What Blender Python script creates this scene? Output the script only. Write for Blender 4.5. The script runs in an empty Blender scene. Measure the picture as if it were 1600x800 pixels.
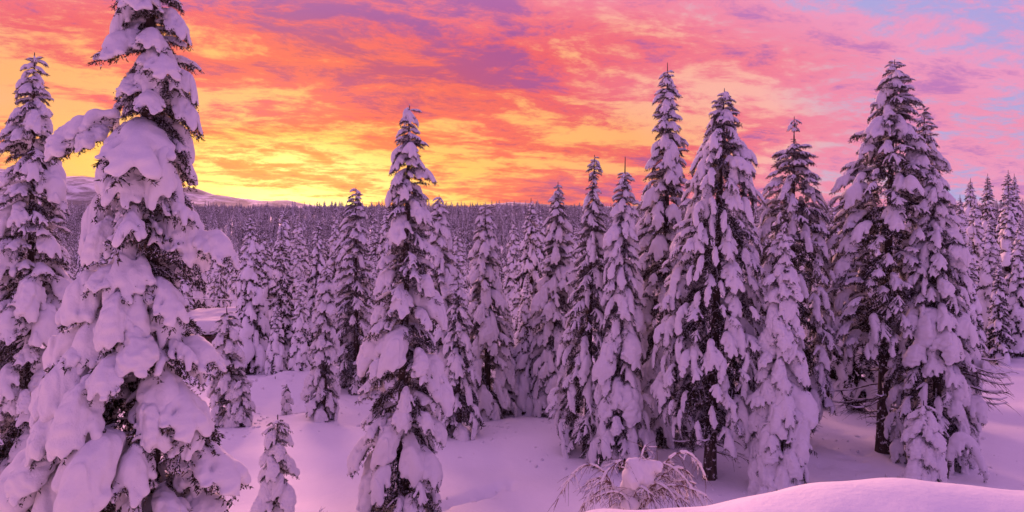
import bpy, math, random
import numpy as np
from mathutils import Vector, Matrix, Euler

R = math.radians
SC = bpy.context.scene
COL = SC.collection
FPX = 1142.0            # focal length in photo pixels (1600 wide)
CAMZ = 8.0
HZ = 370.0              # photo row of the true horizon

# ------------------------------------------------------------------ camera
cd = bpy.data.cameras.new('camera')
cd.sensor_width = 36.0
cd.lens = 36.0 * FPX / 1600.0
cd.shift_y = -(400.0 - HZ) / 1600.0 * 1.0
cd.clip_start = 0.1
cd.clip_end = 40000
cam = bpy.data.objects.new('camera', cd)
COL.objects.link(cam)
cam.location = (0, 0, CAMZ)
cam.rotation_euler = (R(90), 0, 0)
SC.camera = cam

# ------------------------------------------------------------------ colour management / render
SC.view_settings.view_transform = 'Standard'
SC.view_settings.look = 'None'
SC.view_settings.exposure = 0.0
SC.view_settings.gamma = 1.0
SC.view_settings.use_curve_mapping = False
SC.render.engine = 'CYCLES'
SC.cycles.max_bounces = 6
SC.cycles.diffuse_bounces = 3
SC.cycles.glossy_bounces = 2
SC.cycles.transmission_bounces = 2
SC.cycles.volume_bounces = 0
SC.cycles.use_denoising = True
SC.cycles.sample_clamp_indirect = 4.0

SUN_AZ = -0.32
SUN_EL = R(18)


def lin(c):
    out = []
    for v in c:
        v = v / 255.0
        out.append(v / 12.92 if v <= 0.04045 else ((v + 0.055) / 1.055) ** 2.4)
    return out


class NT:
    """small helper to write node graphs"""
    def __init__(s, tree):
        s.t = tree
        s.n = tree.nodes
        s.n.clear()

    def node(s, typ, **kw):
        n = s.n.new(typ)
        for k, v in kw.items():
            setattr(n, k, v)
        return n

    def put(s, sock, v):
        if hasattr(v, 'is_linked') or hasattr(v, 'links'):
            s.t.links.new(v, sock)
        else:
            sock.default_value = v

    def m(s, op, a, b=None, c=None, clamp=False):
        n = s.node('ShaderNodeMath', operation=op, use_clamp=clamp)
        s.put(n.inputs[0], a)
        if b is not None:
            s.put(n.inputs[1], b)
        if c is not None:
            s.put(n.inputs[2], c)
        return n.outputs[0]

    def smooth(s, v, a, b, lo=0.0, hi=1.0):
        n = s.node('ShaderNodeMapRange', interpolation_type='SMOOTHSTEP')
        s.put(n.inputs['Value'], v)
        s.put(n.inputs['From Min'], a)
        s.put(n.inputs['From Max'], b)
        s.put(n.inputs['To Min'], lo)
        s.put(n.inputs['To Max'], hi)
        return n.outputs['Result']

    def ramp(s, v, stops):
        n = s.node('ShaderNodeValToRGB')
        e = n.color_ramp.elements
        while len(e) < len(stops):
            e.new(0.5)
        for el, (p, c) in zip(e, stops):
            el.position = p
            el.color = (*c, 1) if len(c) == 3 else c
        s.put(n.inputs['Fac'], v)
        return n.outputs['Color']

    def mix(s, fac, a, b, blend='MIX'):
        n = s.node('ShaderNodeMix', data_type='RGBA', blend_type=blend)
        s.put(n.inputs[0], fac)
        for sock, v in ((n.inputs[6], a), (n.inputs[7], b)):
            s.put(sock, (*v, 1) if isinstance(v, (tuple, list)) and len(v) == 3 else v)
        return n.outputs[2]

    def noise(s, vec, scale, detail=4, rough=0.55, dist=0.0):
        n = s.node('ShaderNodeTexNoise')
        if vec is not None:
            s.put(n.inputs['Vector'], vec)
        n.inputs['Scale'].default_value = scale
        n.inputs['Detail'].default_value = detail
        n.inputs['Roughness'].default_value = rough
        n.inputs['Distortion'].default_value = dist
        return n.outputs['Fac']


# ------------------------------------------------------------------ world: sunset sky with lit cloud
def build_world():
    w = bpy.data.worlds.new('World')
    SC.world = w
    w.use_nodes = True
    g = NT(w.node_tree)
    out = g.node('ShaderNodeOutputWorld')
    bg = g.node('ShaderNodeBackground')
    bg.inputs['Strength'].default_value = 0.1
    g.t.links.new(bg.outputs[0], out.inputs[0])
    sky = g.node('ShaderNodeTexSky', sky_type='NISHITA')
    sky.sun_disc = False
    sky.sun_elevation = SUN_EL
    sky.sun_rotation = SUN_AZ
    tc = g.node('ShaderNodeTexCoord')
    sep = g.node('ShaderNodeSeparateXYZ')
    g.t.links.new(tc.outputs['Generated'], sep.inputs[0])
    x, y, z = sep.outputs
    zz = g.m('MAXIMUM', z, 0.0)
    den = g.m('ADD', zz, 0.15)
    u = g.m('DIVIDE', x, den)
    v = g.m('DIVIDE', y, den)
    # wind direction: rotate a little, stretch along it
    ca, sa = math.cos(R(-24)), math.sin(R(-24))
    ur = g.m('ADD', g.m('MULTIPLY', u, ca), g.m('MULTIPLY', v, -sa))
    vr = g.m('ADD', g.m('MULTIPLY', u, sa), g.m('MULTIPLY', v, ca))
    cmb = g.node('ShaderNodeCombineXYZ')
    g.put(cmb.inputs[0], g.m('ADD', g.m('MULTIPLY', ur, 0.72), 21.7))
    g.put(cmb.inputs[1], g.m('ADD', vr, 13.3))
    p = cmb.outputs[0]
    n1 = g.noise(p, 0.93, 3, 0.5, 0.5)
    n2 = g.noise(p, 3.9, 10, 0.72, 0.3)
    n3 = g.noise(p, 0.5, 2, 0.5, 0.2)
    az = g.m('ARCTAN2', x, y)
    da = g.m('ABSOLUTE', g.m('SUBTRACT', az, SUN_AZ))
    da = g.m('MINIMUM', da, g.m('SUBTRACT', 2 * math.pi, da))
    t0 = g.m('SQRT', g.m('ADD', g.m('POWER', g.m('DIVIDE', da, 1.5), 2.0),
                         g.m('POWER', g.m('DIVIDE', zz, 0.78), 2.0)))
    t = g.m('ADD', t0, g.m('MULTIPLY', g.m('SUBTRACT', n3, 0.5), 0.5))
    tt = g.m('DIVIDE', t, 1.5)

    def stops(lst):
        return [(a / 1.5, lin(c)) for a, c in lst]
    gap = g.ramp(tt, stops([(0.0, (255, 236, 140)), (0.09, (255, 220, 104)), (0.20, (255, 190, 62)),
                            (0.32, (255, 176, 98)), (0.44, (250, 178, 166)), (0.56, (166, 170, 222)),
                            (0.8, (176, 156, 220)), (1.05, (208, 152, 214)), (1.5, (208, 152, 214))]))
    cld = g.ramp(tt, stops([(0.0, (255, 156, 8)), (0.12, (250, 126, 6)), (0.23, (246, 98, 26)),
                            (0.34, (238, 86, 92)), (0.45, (242, 126, 150)), (0.60, (238, 150, 188)),
                            (0.85, (228, 154, 204)), (1.05, (214, 152, 212)), (1.5, (214, 152, 212))]))
    dark = g.ramp(tt, stops([(0.0, (232, 106, 0)), (0.14, (220, 74, 16)), (0.24, (200, 54, 70)),
                             (0.35, (160, 70, 146)), (0.52, (188, 114, 180)), (0.8, (196, 128, 196)),
                             (1.5, (206, 142, 206))]))
    mixn = g.m('ADD', g.m('MULTIPLY', n1, 0.48), g.m('MULTIPLY', n2, 0.52))
    n4 = g.noise(p, 11.0, 5, 0.62, 0.2)
    mixn = g.m('ADD', mixn, g.m('MULTIPLY', g.m('SUBTRACT', n4, 0.5), 0.13))
    mixn = g.m('ADD', mixn, g.smooth(t0, 0.38, 0.62, 0.0, 0.035))
    near_sun = g.m('EXPONENT', g.m('MULTIPLY', g.m('POWER', g.m('DIVIDE', t0, 0.19), 2.0), -1.0))
    mixn = g.m('SUBTRACT', mixn, g.m('MULTIPLY', near_sun, 0.075))
    c1 = g.smooth(mixn, 0.435, 0.53)
    c2 = g.smooth(mixn, 0.53, 0.62)
    col = g.mix(c1, gap, cld)
    col = g.mix(c2, col, dark)
    # away from the sunset the lower sky is already in dusk
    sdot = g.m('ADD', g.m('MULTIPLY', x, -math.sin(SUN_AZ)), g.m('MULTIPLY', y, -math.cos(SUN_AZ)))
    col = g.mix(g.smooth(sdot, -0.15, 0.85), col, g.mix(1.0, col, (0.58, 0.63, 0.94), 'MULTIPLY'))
    # brightest just above the sun
    glow = g.m('MULTIPLY', g.m('EXPONENT', g.m('MULTIPLY', g.m('POWER', g.m('DIVIDE', t0, 0.15), 2.0), -1.0)), 1.2)
    gain = g.m('MULTIPLY', g.m('ADD', glow, 1.0), 10.0)
    gc = g.node('ShaderNodeCombineXYZ')
    for i in range(3):
        g.put(gc.inputs[i], gain)
    colg = g.mix(1.0, col, gc.outputs[0], 'MULTIPLY')
    tot = g.mix(0.03, colg, sky.outputs[0], 'ADD')
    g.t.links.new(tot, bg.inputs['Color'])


build_world()

sl = bpy.data.lights.new('sun', 'SUN')
sl.energy = 5.0
sl.angle = R(20)
sl.color = (1.0, 0.42, 0.38)
sun = bpy.data.objects.new('sun', sl)
COL.objects.link(sun)
sdir = Vector((math.sin(SUN_AZ) * math.cos(SUN_EL), math.cos(SUN_AZ) * math.cos(SUN_EL), math.sin(SUN_EL)))
sun.rotation_euler = (-sdir).to_track_quat('-Z', 'Y').to_euler()
sun.location = (0, 0, 60)

# ------------------------------------------------------------------ materials
MAT = {}


def new_mat(name):
    m = bpy.data.materials.new(name)
    m.use_nodes = True
    MAT[name] = m
    g = NT(m.node_tree)
    out = g.node('ShaderNodeOutputMaterial')
    return g, out


def snow_mat(name, scale, bump, base=(0.86, 0.86, 0.89), trans=0.16):
    g, out = new_mat(name)
    b = g.node('ShaderNodeBsdfPrincipled')
    tc = g.node('ShaderNodeTexCoord')
    n = g.noise(tc.outputs['Object'], scale, 5, 0.6)
    n2 = g.noise(tc.outputs['Object'], scale * 5.3, 3, 0.6)
    c = g.mix(n, [v * 0.93 for v in base], base)
    g.put(b.inputs['Base Color'], c)
    b.inputs['Roughness'].default_value = 0.75
    b.inputs['Specular IOR Level'].default_value = 0.18
    bm = g.node('ShaderNodeBump')
    bm.inputs['Strength'].default_value = bump
    bm.inputs['Distance'].default_value = 0.04
    n4 = g.noise(tc.outputs['Object'], scale * 0.45, 3, 0.55, 0.6)
    g.put(bm.inputs['Height'], g.m('ADD', g.m('MULTIPLY', n4, 1.6), g.m('ADD', n, g.m('MULTIPLY', n2, 0.4))))
    g.put(b.inputs['Normal'], bm.outputs[0])
    if trans:
        tr = g.node('ShaderNodeBsdfTranslucent')
        tr.inputs['Color'].default_value = (0.92, 0.84, 0.84, 1)
        mx = g.node('ShaderNodeMixShader')
        mx.inputs[0].default_value = trans
        g.t.links.new(b.outputs[0], mx.inputs[1])
        g.t.links.new(tr.outputs[0], mx.inputs[2])
        g.t.links.new(mx.outputs[0], out.inputs[0])
    else:
        g.t.links.new(b.outputs[0], out.inputs[0])
    return MAT[name]


snow_mat('snow_clump', 8.0, 0.5)
snow_mat('snow_far', 3.0, 0.2, trans=0.0)


def ground_mat():
    g, out = new_mat('snow_field')
    b = g.node('ShaderNodeBsdfPrincipled')
    tc = g.node('ShaderNodeTexCoord')
    n = g.noise(tc.outputs['Object'], 0.5, 4, 0.5)
    n2 = g.noise(tc.outputs['Object'], 9.0, 4, 0.6)
    n3 = g.noise(tc.outputs['Object'], 60.0, 2, 0.6)
    n5 = g.noise(tc.outputs['Object'], 1.9, 3, 0.5, 0.6)
    g.put(b.inputs['Base Color'], g.mix(n, (0.83, 0.83, 0.86), (0.88, 0.88, 0.91)))
    b.inputs['Roughness'].default_value = 0.7
    b.inputs['Specular IOR Level'].default_value = 0.2
    bm = g.node('ShaderNodeBump')
    bm.inputs['Strength'].default_value = 0.25
    bm.inputs['Distance'].default_value = 0.05
    g.put(bm.inputs['Height'], g.m('ADD', g.m('MULTIPLY', n5, 2.6), g.m('ADD', n2, g.m('MULTIPLY', n3, 0.2))))
    g.put(b.inputs['Normal'], bm.outputs[0])
    g.t.links.new(b.outputs[0], out.inputs[0])


ground_mat()


def needle_mat(name, frost):
    g, out = new_mat(name)
    b = g.node('ShaderNodeBsdfPrincipled')
    geo = g.node('ShaderNodeNewGeometry')
    r = geo.outputs['Random Per Island']
    green = g.ramp(r, [(0.0, (0.010, 0.013, 0.008)), (0.5, (0.024, 0.026, 0.015)), (1.0, (0.085, 0.050, 0.030))])
    f = g.m('GREATER_THAN', g.m('FRACT', g.m('MULTIPLY', r, 37.7)), 1.0 - frost)
    g.put(b.inputs['Base Color'], g.mix(f, green, (0.72, 0.72, 0.76)))
    b.inputs['Roughness'].default_value = 0.65
    b.inputs['Specular IOR Level'].default_value = 0.25
    g.t.links.new(b.outputs[0], out.inputs[0])


needle_mat('needles', 0.13)
needle_mat('needles_far', 0.14)


def bark_mat(name, c0, c1, rime=0.85):
    g, out = new_mat(name)
    b = g.node('ShaderNodeBsdfPrincipled')
    tc = g.node('ShaderNodeTexCoord')
    mp = g.node('ShaderNodeMapping')
    mp.inputs['Scale'].default_value = (1, 1, 0.22)
    g.t.links.new(tc.outputs['Object'], mp.inputs[0])
    n = g.noise(mp.outputs[0], 16.0, 6, 0.65, 0.4)
    stuck = g.m('MULTIPLY', g.smooth(g.noise(tc.outputs['Object'], 5.0, 5, 0.7), 0.56, 0.64), rime)
    g.put(b.inputs['Base Color'], g.mix(stuck, g.ramp(n, [(0.35, c0), (0.65, c1)]), (0.8, 0.8, 0.84)))
    b.inputs['Roughness'].default_value = 0.9
    bm = g.node('ShaderNodeBump')
    bm.inputs['Strength'].default_value = 0.8
    bm.inputs['Distance'].default_value = 0.03
    g.put(bm.inputs['Height'], n)
    g.put(b.inputs['Normal'], bm.outputs[0])
    g.t.links.new(b.outputs[0], out.inputs[0])


bark_mat('bark', (0.020, 0.014, 0.012), (0.085, 0.055, 0.042))
bark_mat('twig_bark', (0.07, 0.04, 0.03), (0.20, 0.11, 0.08), 0.5)
bark_mat('log_wall', (0.05, 0.025, 0.018), (0.12, 0.06, 0.04), 0.3)


def mountain_mat():
    g, out = new_mat('mountain_snow')
    b = g.node('ShaderNodeBsdfPrincipled')
    tc = g.node('ShaderNodeTexCoord')
    mp = g.node('ShaderNodeMapping')
    mp.inputs['Scale'].default_value = (1, 0.6, 2.4)
    g.t.links.new(tc.outputs['Object'], mp.inputs[0])
    n = g.noise(mp.outputs[0], 0.0055, 8, 0.66, 0.5)
    g.put(b.inputs['Base Color'], g.ramp(n, [(0.43, (0.12, 0.12, 0.14)), (0.51, (0.40, 0.40, 0.43)), (0.60, (0.80, 0.80, 0.84))]))
    b.inputs['Roughness'].default_value = 0.9
    g.t.links.new(b.outputs[0], out.inputs[0])


mountain_mat()


# ------------------------------------------------------------------ object helpers
def mesh_np(name, V, faces, mats, smooth=True, midx=None):
    """V (n,3); faces: list of (k,m) int arrays; midx: list of material index per array"""
    me = bpy.data.meshes.new(name)
    V = np.asarray(V, dtype=np.float32)
    me.vertices.add(len(V))
    me.vertices.foreach_set('co', V.ravel())
    faces = [np.asarray(f, dtype=np.int32) for f in faces]
    keep = [i for i, f in enumerate(faces) if len(f)]
    faces_k = [faces[i] for i in keep]
    nl = sum(f.size for f in faces_k)
    npoly = sum(len(f) for f in faces_k)
    me.loops.add(nl)
    me.loops.foreach_set('vertex_index', np.concatenate([f.ravel() for f in faces_k]))
    me.polygons.add(npoly)
    tot = np.concatenate([np.full(len(f), f.shape[1], dtype=np.int32) for f in faces_k])
    start = np.concatenate([[0], np.cumsum(tot)[:-1]]).astype(np.int32)
    me.polygons.foreach_set('loop_start', start)
    me.polygons.foreach_set('use_smooth', np.full(npoly, smooth))
    for m in mats:
        me.materials.append(MAT[m])
    if midx is not None:
        mi = np.concatenate([np.full(len(faces[i]), midx[i], dtype=np.int32) for i in keep])
        me.polygons.foreach_set('material_index', mi)
    me.update(calc_edges=True)
    return me


def link(name, me, parent=None, mat=None):
    o = bpy.data.objects.new(name, me)
    COL.objects.link(o)
    if parent is not None:
        o.parent = parent
    if mat is not None:
        o.matrix_local = mat
    return o


def tag(o, label=None, cat=None, group=None, kind=None):
    if label:
        o['label'] = label
    if cat:
        o['category'] = cat
    if group:
        o['group'] = group
    if kind:
        o['kind'] = kind
    return o


def empty(name, loc):
    o = bpy.data.objects.new(name, None)
    o.empty_display_size = 0.3
    COL.objects.link(o)
    o.location = loc
    return o


def tube(P, rad, n=6, cap=True):
    P = np.asarray(P, float)
    rad = np.asarray(rad, float)
    T = np.gradient(P, axis=0)
    T /= np.linalg.norm(T, axis=1)[:, None] + 1e-9
    ref = np.array([0.0, 0, 1]) if abs(T[:, 2]).mean() < 0.8 else np.array([1.0, 0, 0])
    A = np.cross(T, ref)
    A /= np.linalg.norm(A, axis=1)[:, None] + 1e-9
    B = np.cross(T, A)
    th = np.linspace(0, 2 * np.pi, n, endpoint=False)
    V = P[:, None, :] + rad[:, None, None] * (np.cos(th)[None, :, None] * A[:, None, :] + np.sin(th)[None, :, None] * B[:, None, :])
    m = len(P)
    V = V.reshape(-1, 3)
    i, j = np.meshgrid(np.arange(m - 1), np.arange(n), indexing='ij')
    j2 = (j + 1) % n
    F = np.stack([i * n + j, i * n + j2, (i + 1) * n + j2, (i + 1) * n + j], -1).reshape(-1, 4)
    return V, F


class Acc:
    """accumulates numpy geometry"""
    def __init__(s):
        s.V, s.Q, s.T, s.n = [], [], [], 0

    def add(s, V, Q=None, T=None):
        V = np.asarray(V, float).reshape(-1, 3)
        s.V.append(V)
        if Q is not None and len(Q):
            s.Q.append(np.asarray(Q) + s.n)
        if T is not None and len(T):
            s.T.append(np.asarray(T) + s.n)
        s.n += len(V)

    def arrays(s):
        V = np.concatenate(s.V) if s.V else np.zeros((0, 3))
        Q = np.concatenate(s.Q) if s.Q else np.zeros((0, 4), int)
        T = np.concatenate(s.T) if s.T else np.zeros((0, 3), int)
        return V, Q, T

    def mesh(s, name, mats, smooth=True):
        V, Q, T = s.arrays()
        return mesh_np(name, V, [Q, T], mats, smooth)


# ------------------------------------------------------------------ signed distance snow
class SNoise:
    def __init__(s, rng, freq, n=10):
        d = rng.normal(size=(n, 3))
        d /= np.linalg.norm(d, axis=1)[:, None]
        s.k = d * (freq * rng.uniform(0.6, 1.5, size=(n, 1)))
        s.ph = rng.uniform(0, 6.28, n)
        s.n = n

    def __call__(s, P):
        return np.sin(P @ s.k.T + s.ph).sum(1) / math.sqrt(s.n)


def surface_nets(F, org, h):
    ins = F < 0
    nx, ny, nz = F.shape
    c = np.zeros((nx - 1, ny - 1, nz - 1), dtype=np.int8)
    for dx in (0, 1):
        for dy in (0, 1):
            for dz in (0, 1):
                c += ins[dx:nx - 1 + dx, dy:ny - 1 + dy, dz:nz - 1 + dz]
    act = (c > 0) & (c < 8)
    idx = np.full(act.shape, -1, dtype=np.int64)
    cells = np.argwhere(act)
    idx[act] = np.arange(len(cells))
    acc = np.zeros((len(cells), 3))
    cnt = np.zeros(len(cells))
    corners = [(a, b, d) for a in (0, 1) for b in (0, 1) for d in (0, 1)]
    for a in corners:
        for ax in range(3):
            if a[ax] == 1:
                continue
            b = list(a)
            b[ax] = 1
            fa = F[cells[:, 0] + a[0], cells[:, 1] + a[1], cells[:, 2] + a[2]]
            fb = F[cells[:, 0] + b[0], cells[:, 1] + b[1], cells[:, 2] + b[2]]
            cr = (fa < 0) != (fb < 0)
            tt = np.where(cr, fa / np.where(cr, fa - fb, 1), 0)
            p = np.tile(np.array(a, float), (len(cells), 1))
            p[:, ax] += tt
            acc[cr] += p[cr]
            cnt[cr] += 1
    V = org + h * (cells + acc / cnt[:, None])
    quads = []
    for ax in range(3):
        o = [0, 1, 2]
        o.remove(ax)
        b, d = o
        sl0 = [slice(None)] * 3
        sl1 = [slice(None)] * 3
        sl0[ax] = slice(0, -1)
        sl1[ax] = slice(1, None)
        s0, s1 = ins[tuple(sl0)], ins[tuple(sl1)]
        e = np.argwhere(s0 != s1)
        lim = F.shape
        ok = (e[:, b] > 0) & (e[:, d] > 0) & (e[:, b] < lim[b] - 1) & (e[:, d] < lim[d] - 1)
        e = e[ok]
        flip = s0[e[:, 0], e[:, 1], e[:, 2]]

        def at(db, dd):
            q = e.copy()
            q[:, b] += db
            q[:, d] += dd
            return idx[q[:, 0], q[:, 1], q[:, 2]]
        q = np.stack([at(-1, -1), at(0, -1), at(0, 0), at(-1, 0)], 1)
        if ax == 1:
            flip = ~flip
        q[~flip] = q[~flip][:, ::-1]
        quads.append(q)
    return V, np.concatenate(quads)


def sdf_mesh(caps, h, k, rng, amp=0.02, freq=9.0, amp2=0.006, sheet=None):
    """caps: list of (ax,ay,az,bx,by,bz,ra,rb); returns V, Q"""
    C = np.array(caps, float)
    A, B, ra, rb = C[:, 0:3], C[:, 3:6], C[:, 6], C[:, 7]
    rm = np.maximum(ra, rb)[:, None] + 2.2 * h + amp * 2 + k
    lo = np.minimum(A, B) - rm
    hi = np.maximum(A, B) + rm
    lo, hi = lo.min(0), hi.max(0)
    dims = np.ceil((hi - lo) / h).astype(int) + 1
    gx = [lo[i] + h * np.arange(dims[i]) for i in range(3)]
    P = np.stack(np.meshgrid(*gx, indexing='ij'), -1).reshape(-1, 3)
    s = np.zeros(len(P))
    for i in range(len(C)):
        ab = B[i] - A[i]
        l2 = ab @ ab + 1e-12
        pa = P - A[i]
        t = np.clip(pa @ ab / l2, 0, 1)
        q = pa - t[:, None] * ab
        d = np.sqrt((q * q).sum(1)) - (ra[i] + (rb[i] - ra[i]) * t)
        s += np.exp(np.clip(-d / k, -60, 60))
    d = -k * np.log(s + 1e-30)
    d += amp * SNoise(rng, freq)(P) + amp2 * SNoise(rng, freq * 3.1)(P)
    if sheet is not None:
        # folds between the lobes of the draped snow
        nf = np.abs(SNoise(rng, freq * 0.85)(P * [1, 1, 0.42]))
        d += amp * 1.5 * np.clip(1 - nf / 0.45, 0, 1) ** 1.5
    if sheet is not None:
        # snow lies on the bough: nothing hangs far below the sheet of twigs
        sk, thick = sheet
        gxy = np.stack(np.meshgrid(gx[0], gx[1], indexing='ij'), -1).reshape(-1, 2)
        d2 = ((gxy[:, None, :] - sk[None, :, :2]) ** 2).sum(-1)
        wgt = np.exp(-d2 / (2 * 0.06 ** 2)) + 1e-12 / (d2 + 1e-3)
        zsh = (wgt * sk[None, :, 2]).sum(1) / wgt.sum(1)
        under = np.repeat(zsh, dims[2]) - thick - P[:, 2]
        under = under * 0.7 + amp * 0.8 * SNoise(rng, freq * 1.8)(P)
        kk = 0.02
        d = np.maximum(d, under) + kk * np.log1p(np.exp(-np.abs(d - under) / kk))
    F = d.reshape(dims)
    F[0], F[-1] = 1, 1
    F[:, 0], F[:, -1] = 1, 1
    F[:, :, 0], F[:, :, -1] = 1, 1
    return surface_nets(F, lo, h)


# ------------------------------------------------------------------ boughs
STYLES = {
    #            rs   fan  droop rise tdroop ntw finger  k
    'pillow': (0.132, 0.50, 0.62, 0.18, 0.62, 11, 0.22, 0.024),
    'dome':   (0.190, 0.47, 0.85, 0.22, 0.75, 11, 0.16, 0.036),
    'finger': (0.100, 0.29, 1.15, 0.16, 0.95, 10, 0.40, 0.020),
    'flat':   (0.084, 0.42, 0.24, 0.10, 0.30, 11, 0.22, 0.017),
    'sparse': (0.060, 0.46, 0.48, 0.12, 0.45, 13, 0.30, 0.014),
}


def skeleton(rng, style):
    rs, fan, droop, rise, td, ntw, fing, k = STYLES[style]
    droop *= rng.uniform(0.8, 1.2)
    bend = rng.uniform(-0.14, 0.14)

    def P(t):
        t = np.asarray(t, float)
        return np.stack([t - 0.18 * droop * t ** 2.5, bend * t * t, rise * t - droop * t * t * 0.9], -1)
    axis = P(np.linspace(0, 1, 8))
    twigs = []
    for i in range(ntw):
        t = 0.16 + 0.78 * (i + rng.uniform(-0.3, 0.3)) / (ntw - 1)
        t = min(max(t, 0.12), 0.97)
        side = 1 if i % 2 else -1
        a = R(rng.uniform(32, 68) * (1 - 0.35 * t))
        ln = fan * (1.1 - 0.62 * t) * rng.uniform(0.75, 1.2)
        T = P(t + 0.02) - P(t)
        T /= np.linalg.norm(T)
        d = T * math.cos(a) + np.array([0, side * math.sin(a), 0])
        s = np.linspace(0, 1, 5)[:, None]
        pts = P(t) + d * ln * s
        pts[:, 2] -= (td * ln * s[:, 0] ** 2) * rng.uniform(0.7, 1.3)
        twigs.append(pts)
    return axis, twigs


def bough_snow(rng, style, axis, twigs, h):
    rs, fan, droop, rise, td, ntw, fing, k = STYLES[style]
    caps = []
    n = len(axis)
    for i in range(1, n - 1):
        t0, t1 = i / (n - 1), (i + 1) / (n - 1)
        r0 = rs * (0.55 + 0.55 * math.sin(math.pi * min(1, t0 * 0.95))) * rng.uniform(0.88, 1.12)
        r1 = rs * (0.55 + 0.55 * math.sin(math.pi * min(1, t1 * 0.95)))
        if style == 'sparse' and rng.random() < 0.25:
            continue
        a = axis[i] + [0, 0, r0 * 0.62]
        b = axis[i + 1] + [0, 0, r1 * 0.62]
        caps.append((*a, *b, r0, r1))
    for tw in twigs:
        if rng.random() < (0.28 if style == 'sparse' else 0.12):
            continue
        f = rng.uniform(0.6, 0.92)
        m = len(tw)
        for j in range(m - 1):
            r0 = rs * f * (1 - 0.10 * j)
            r1 = rs * f * (1 - 0.10 * (j + 1))
            a = tw[j] + [0, 0, r0 * 0.55]
            b = tw[j + 1] + [0, 0, r1 * 0.55]
            caps.append((*a, *b, r0, r1))
        if rng.random() < 0.75:
            r = rs * f * 0.62
            a = tw[-1] + [0, 0, r * 0.4]
            out = tw[-1] - tw[-2]
            out = out / (np.linalg.norm(out) + 1e-9)
            L = fing * rng.uniform(0.15, 0.6)
            b = a + out * L * 0.35 + np.array([0, 0, -L])
            caps.append((*a, *b, r, r * 0.55))
    for tw in twigs:
        for _ in range(2):
            if rng.random() < 0.6:
                q = tw[-1] + (tw[-2] - tw[-1]) * rng.random() * 1.5 + rng.normal(size=3) * 0.035
                r = rng.uniform(0.018, 0.040)
                e = q + rng.normal(size=3) * 0.03 + [0, 0, -0.03]
                caps.append((*q, *e, r, r * 0.7))
    sk = np.concatenate([axis] + twigs)
    return sdf_mesh(caps, h, k, rng, amp=rs * 0.16, freq=9.0, amp2=rs * 0.085, sheet=(sk, rs * (0.55 if style == 'dome' else 0.35)))


def bough_needles(rng, axis, twigs, dens=1.0, nlen=0.056, nwid=0.0105, frost=True):
    """thin needle triangles on many branchlets + three-sided twigs"""
    acc = Acc()
    V, F = tube(axis, np.linspace(0.022, 0.006, len(axis)), 4)
    acc.add(V, F)
    lines = [(axis[i], axis[i + 1]) for i in range(1, len(axis) - 1)]
    for tw in twigs:
        V, F = tube(tw, np.linspace(0.009, 0.003, len(tw)), 3)
        acc.add(V, F)
        ext = tw[-1] + (tw[-1] - tw[-2]) * 0.25
        pts = list(tw) + [ext]
        lines += [(pts[i], pts[i + 1]) for i in range(len(pts) - 1)]
    tv = []
    for a, b in lines:
        d = b - a
        L = np.linalg.norm(d)
        d = d / (L + 1e-9)
        nb = max(1, int(round(L / 0.045 * dens)))
        for _ in range(nb):
            p = a + d * L * rng.random()
            side = rng.normal(size=3)
            side[2] = side[2] * 0.6 - (0.55 if rng.random() < 0.8 else -0.45)
            bd = d * 0.75 + side * 0.55
            bd /= np.linalg.norm(bd)
            bl = rng.uniform(0.07, 0.15)
            nn = 7
            for q in range(nn):
                s = p + bd * bl * (q + 1) / nn
                nd = bd * 0.7 + rng.normal(size=3) * 0.55
                nd /= np.linalg.norm(nd)
                w = np.cross(nd, rng.normal(size=3))
                w /= np.linalg.norm(w) + 1e-9
                w *= nwid * rng.uniform(0.7, 1.3)
                l = nlen * rng.uniform(0.7, 1.2)
                tv.append((s - w, s + w, s + nd * l))
    tv = np.array(tv).reshape(-1, 3)
    acc.add(tv, None, np.arange(len(tv)).reshape(-1, 3))
    return acc


SNOWBB = {}
BOUGH = {}      # style -> list of (needle mesh, snow mesh)
LOW = {}        # style -> list of arrays for joined trees
FAR = {}


def build_boughs():
    for si, (st, nvar) in enumerate((('pillow', 6), ('dome', 6), ('finger', 7), ('flat', 5), ('sparse', 5))):
        BOUGH[st], LOW[st], FAR[st], SNOWBB[st] = [], [], [], []
        for v in range(nvar):
            rng = np.random.default_rng(1000 * si + v)
            axis, twigs = skeleton(rng, st)
            rs = STYLES[st][0]
            SV, SQ = bough_snow(np.random.default_rng(50 + v), st, axis, twigs, 0.023 if st in ('dome', 'pillow') else 0.017)
            SNOWBB[st].append((SV.min(0), SV.max(0)))
            nacc = bough_needles(np.random.default_rng(90 + v), axis, twigs, 1.7)
            BOUGH[st].append((nacc.mesh('bough_needles', ['needles'], False), mesh_np('bough_snow', SV, [SQ], ['snow_clump'])))
            if v < 4:
                LV, LQ = bough_snow(np.random.default_rng(50 + v), st, axis, twigs, max(0.05, rs * 0.42))
                la = bough_needles(np.random.default_rng(90 + v), axis[::2], [t[::2] for t in twigs], 0.12, 0.15, 0.034)
                LOW[st].append(((LV, LQ), la.arrays()))
                FV, FQ = bough_snow(np.random.default_rng(50 + v), st, axis, twigs, max(0.10, rs * 0.75))
                fa = bough_needles(np.random.default_rng(90 + v), axis[::3], [t[::4] for t in twigs[::2]], 0.08, 0.26, 0.06)
                FAR[st].append(((FV, FQ), fa.arrays()))


build_boughs()


# ------------------------------------------------------------------ terrain
def sstep(a, b, v):
    t = np.clip((v - a) / (b - a), 0, 1)
    return t * t * (3 - 2 * t)


_rn = np.random.default_rng(7)
_W = [(_rn.uniform(0.5, 1.4), _rn.uniform(0, 6.28), _rn.uniform(0, 6.28)) for _ in range(12)]


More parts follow.
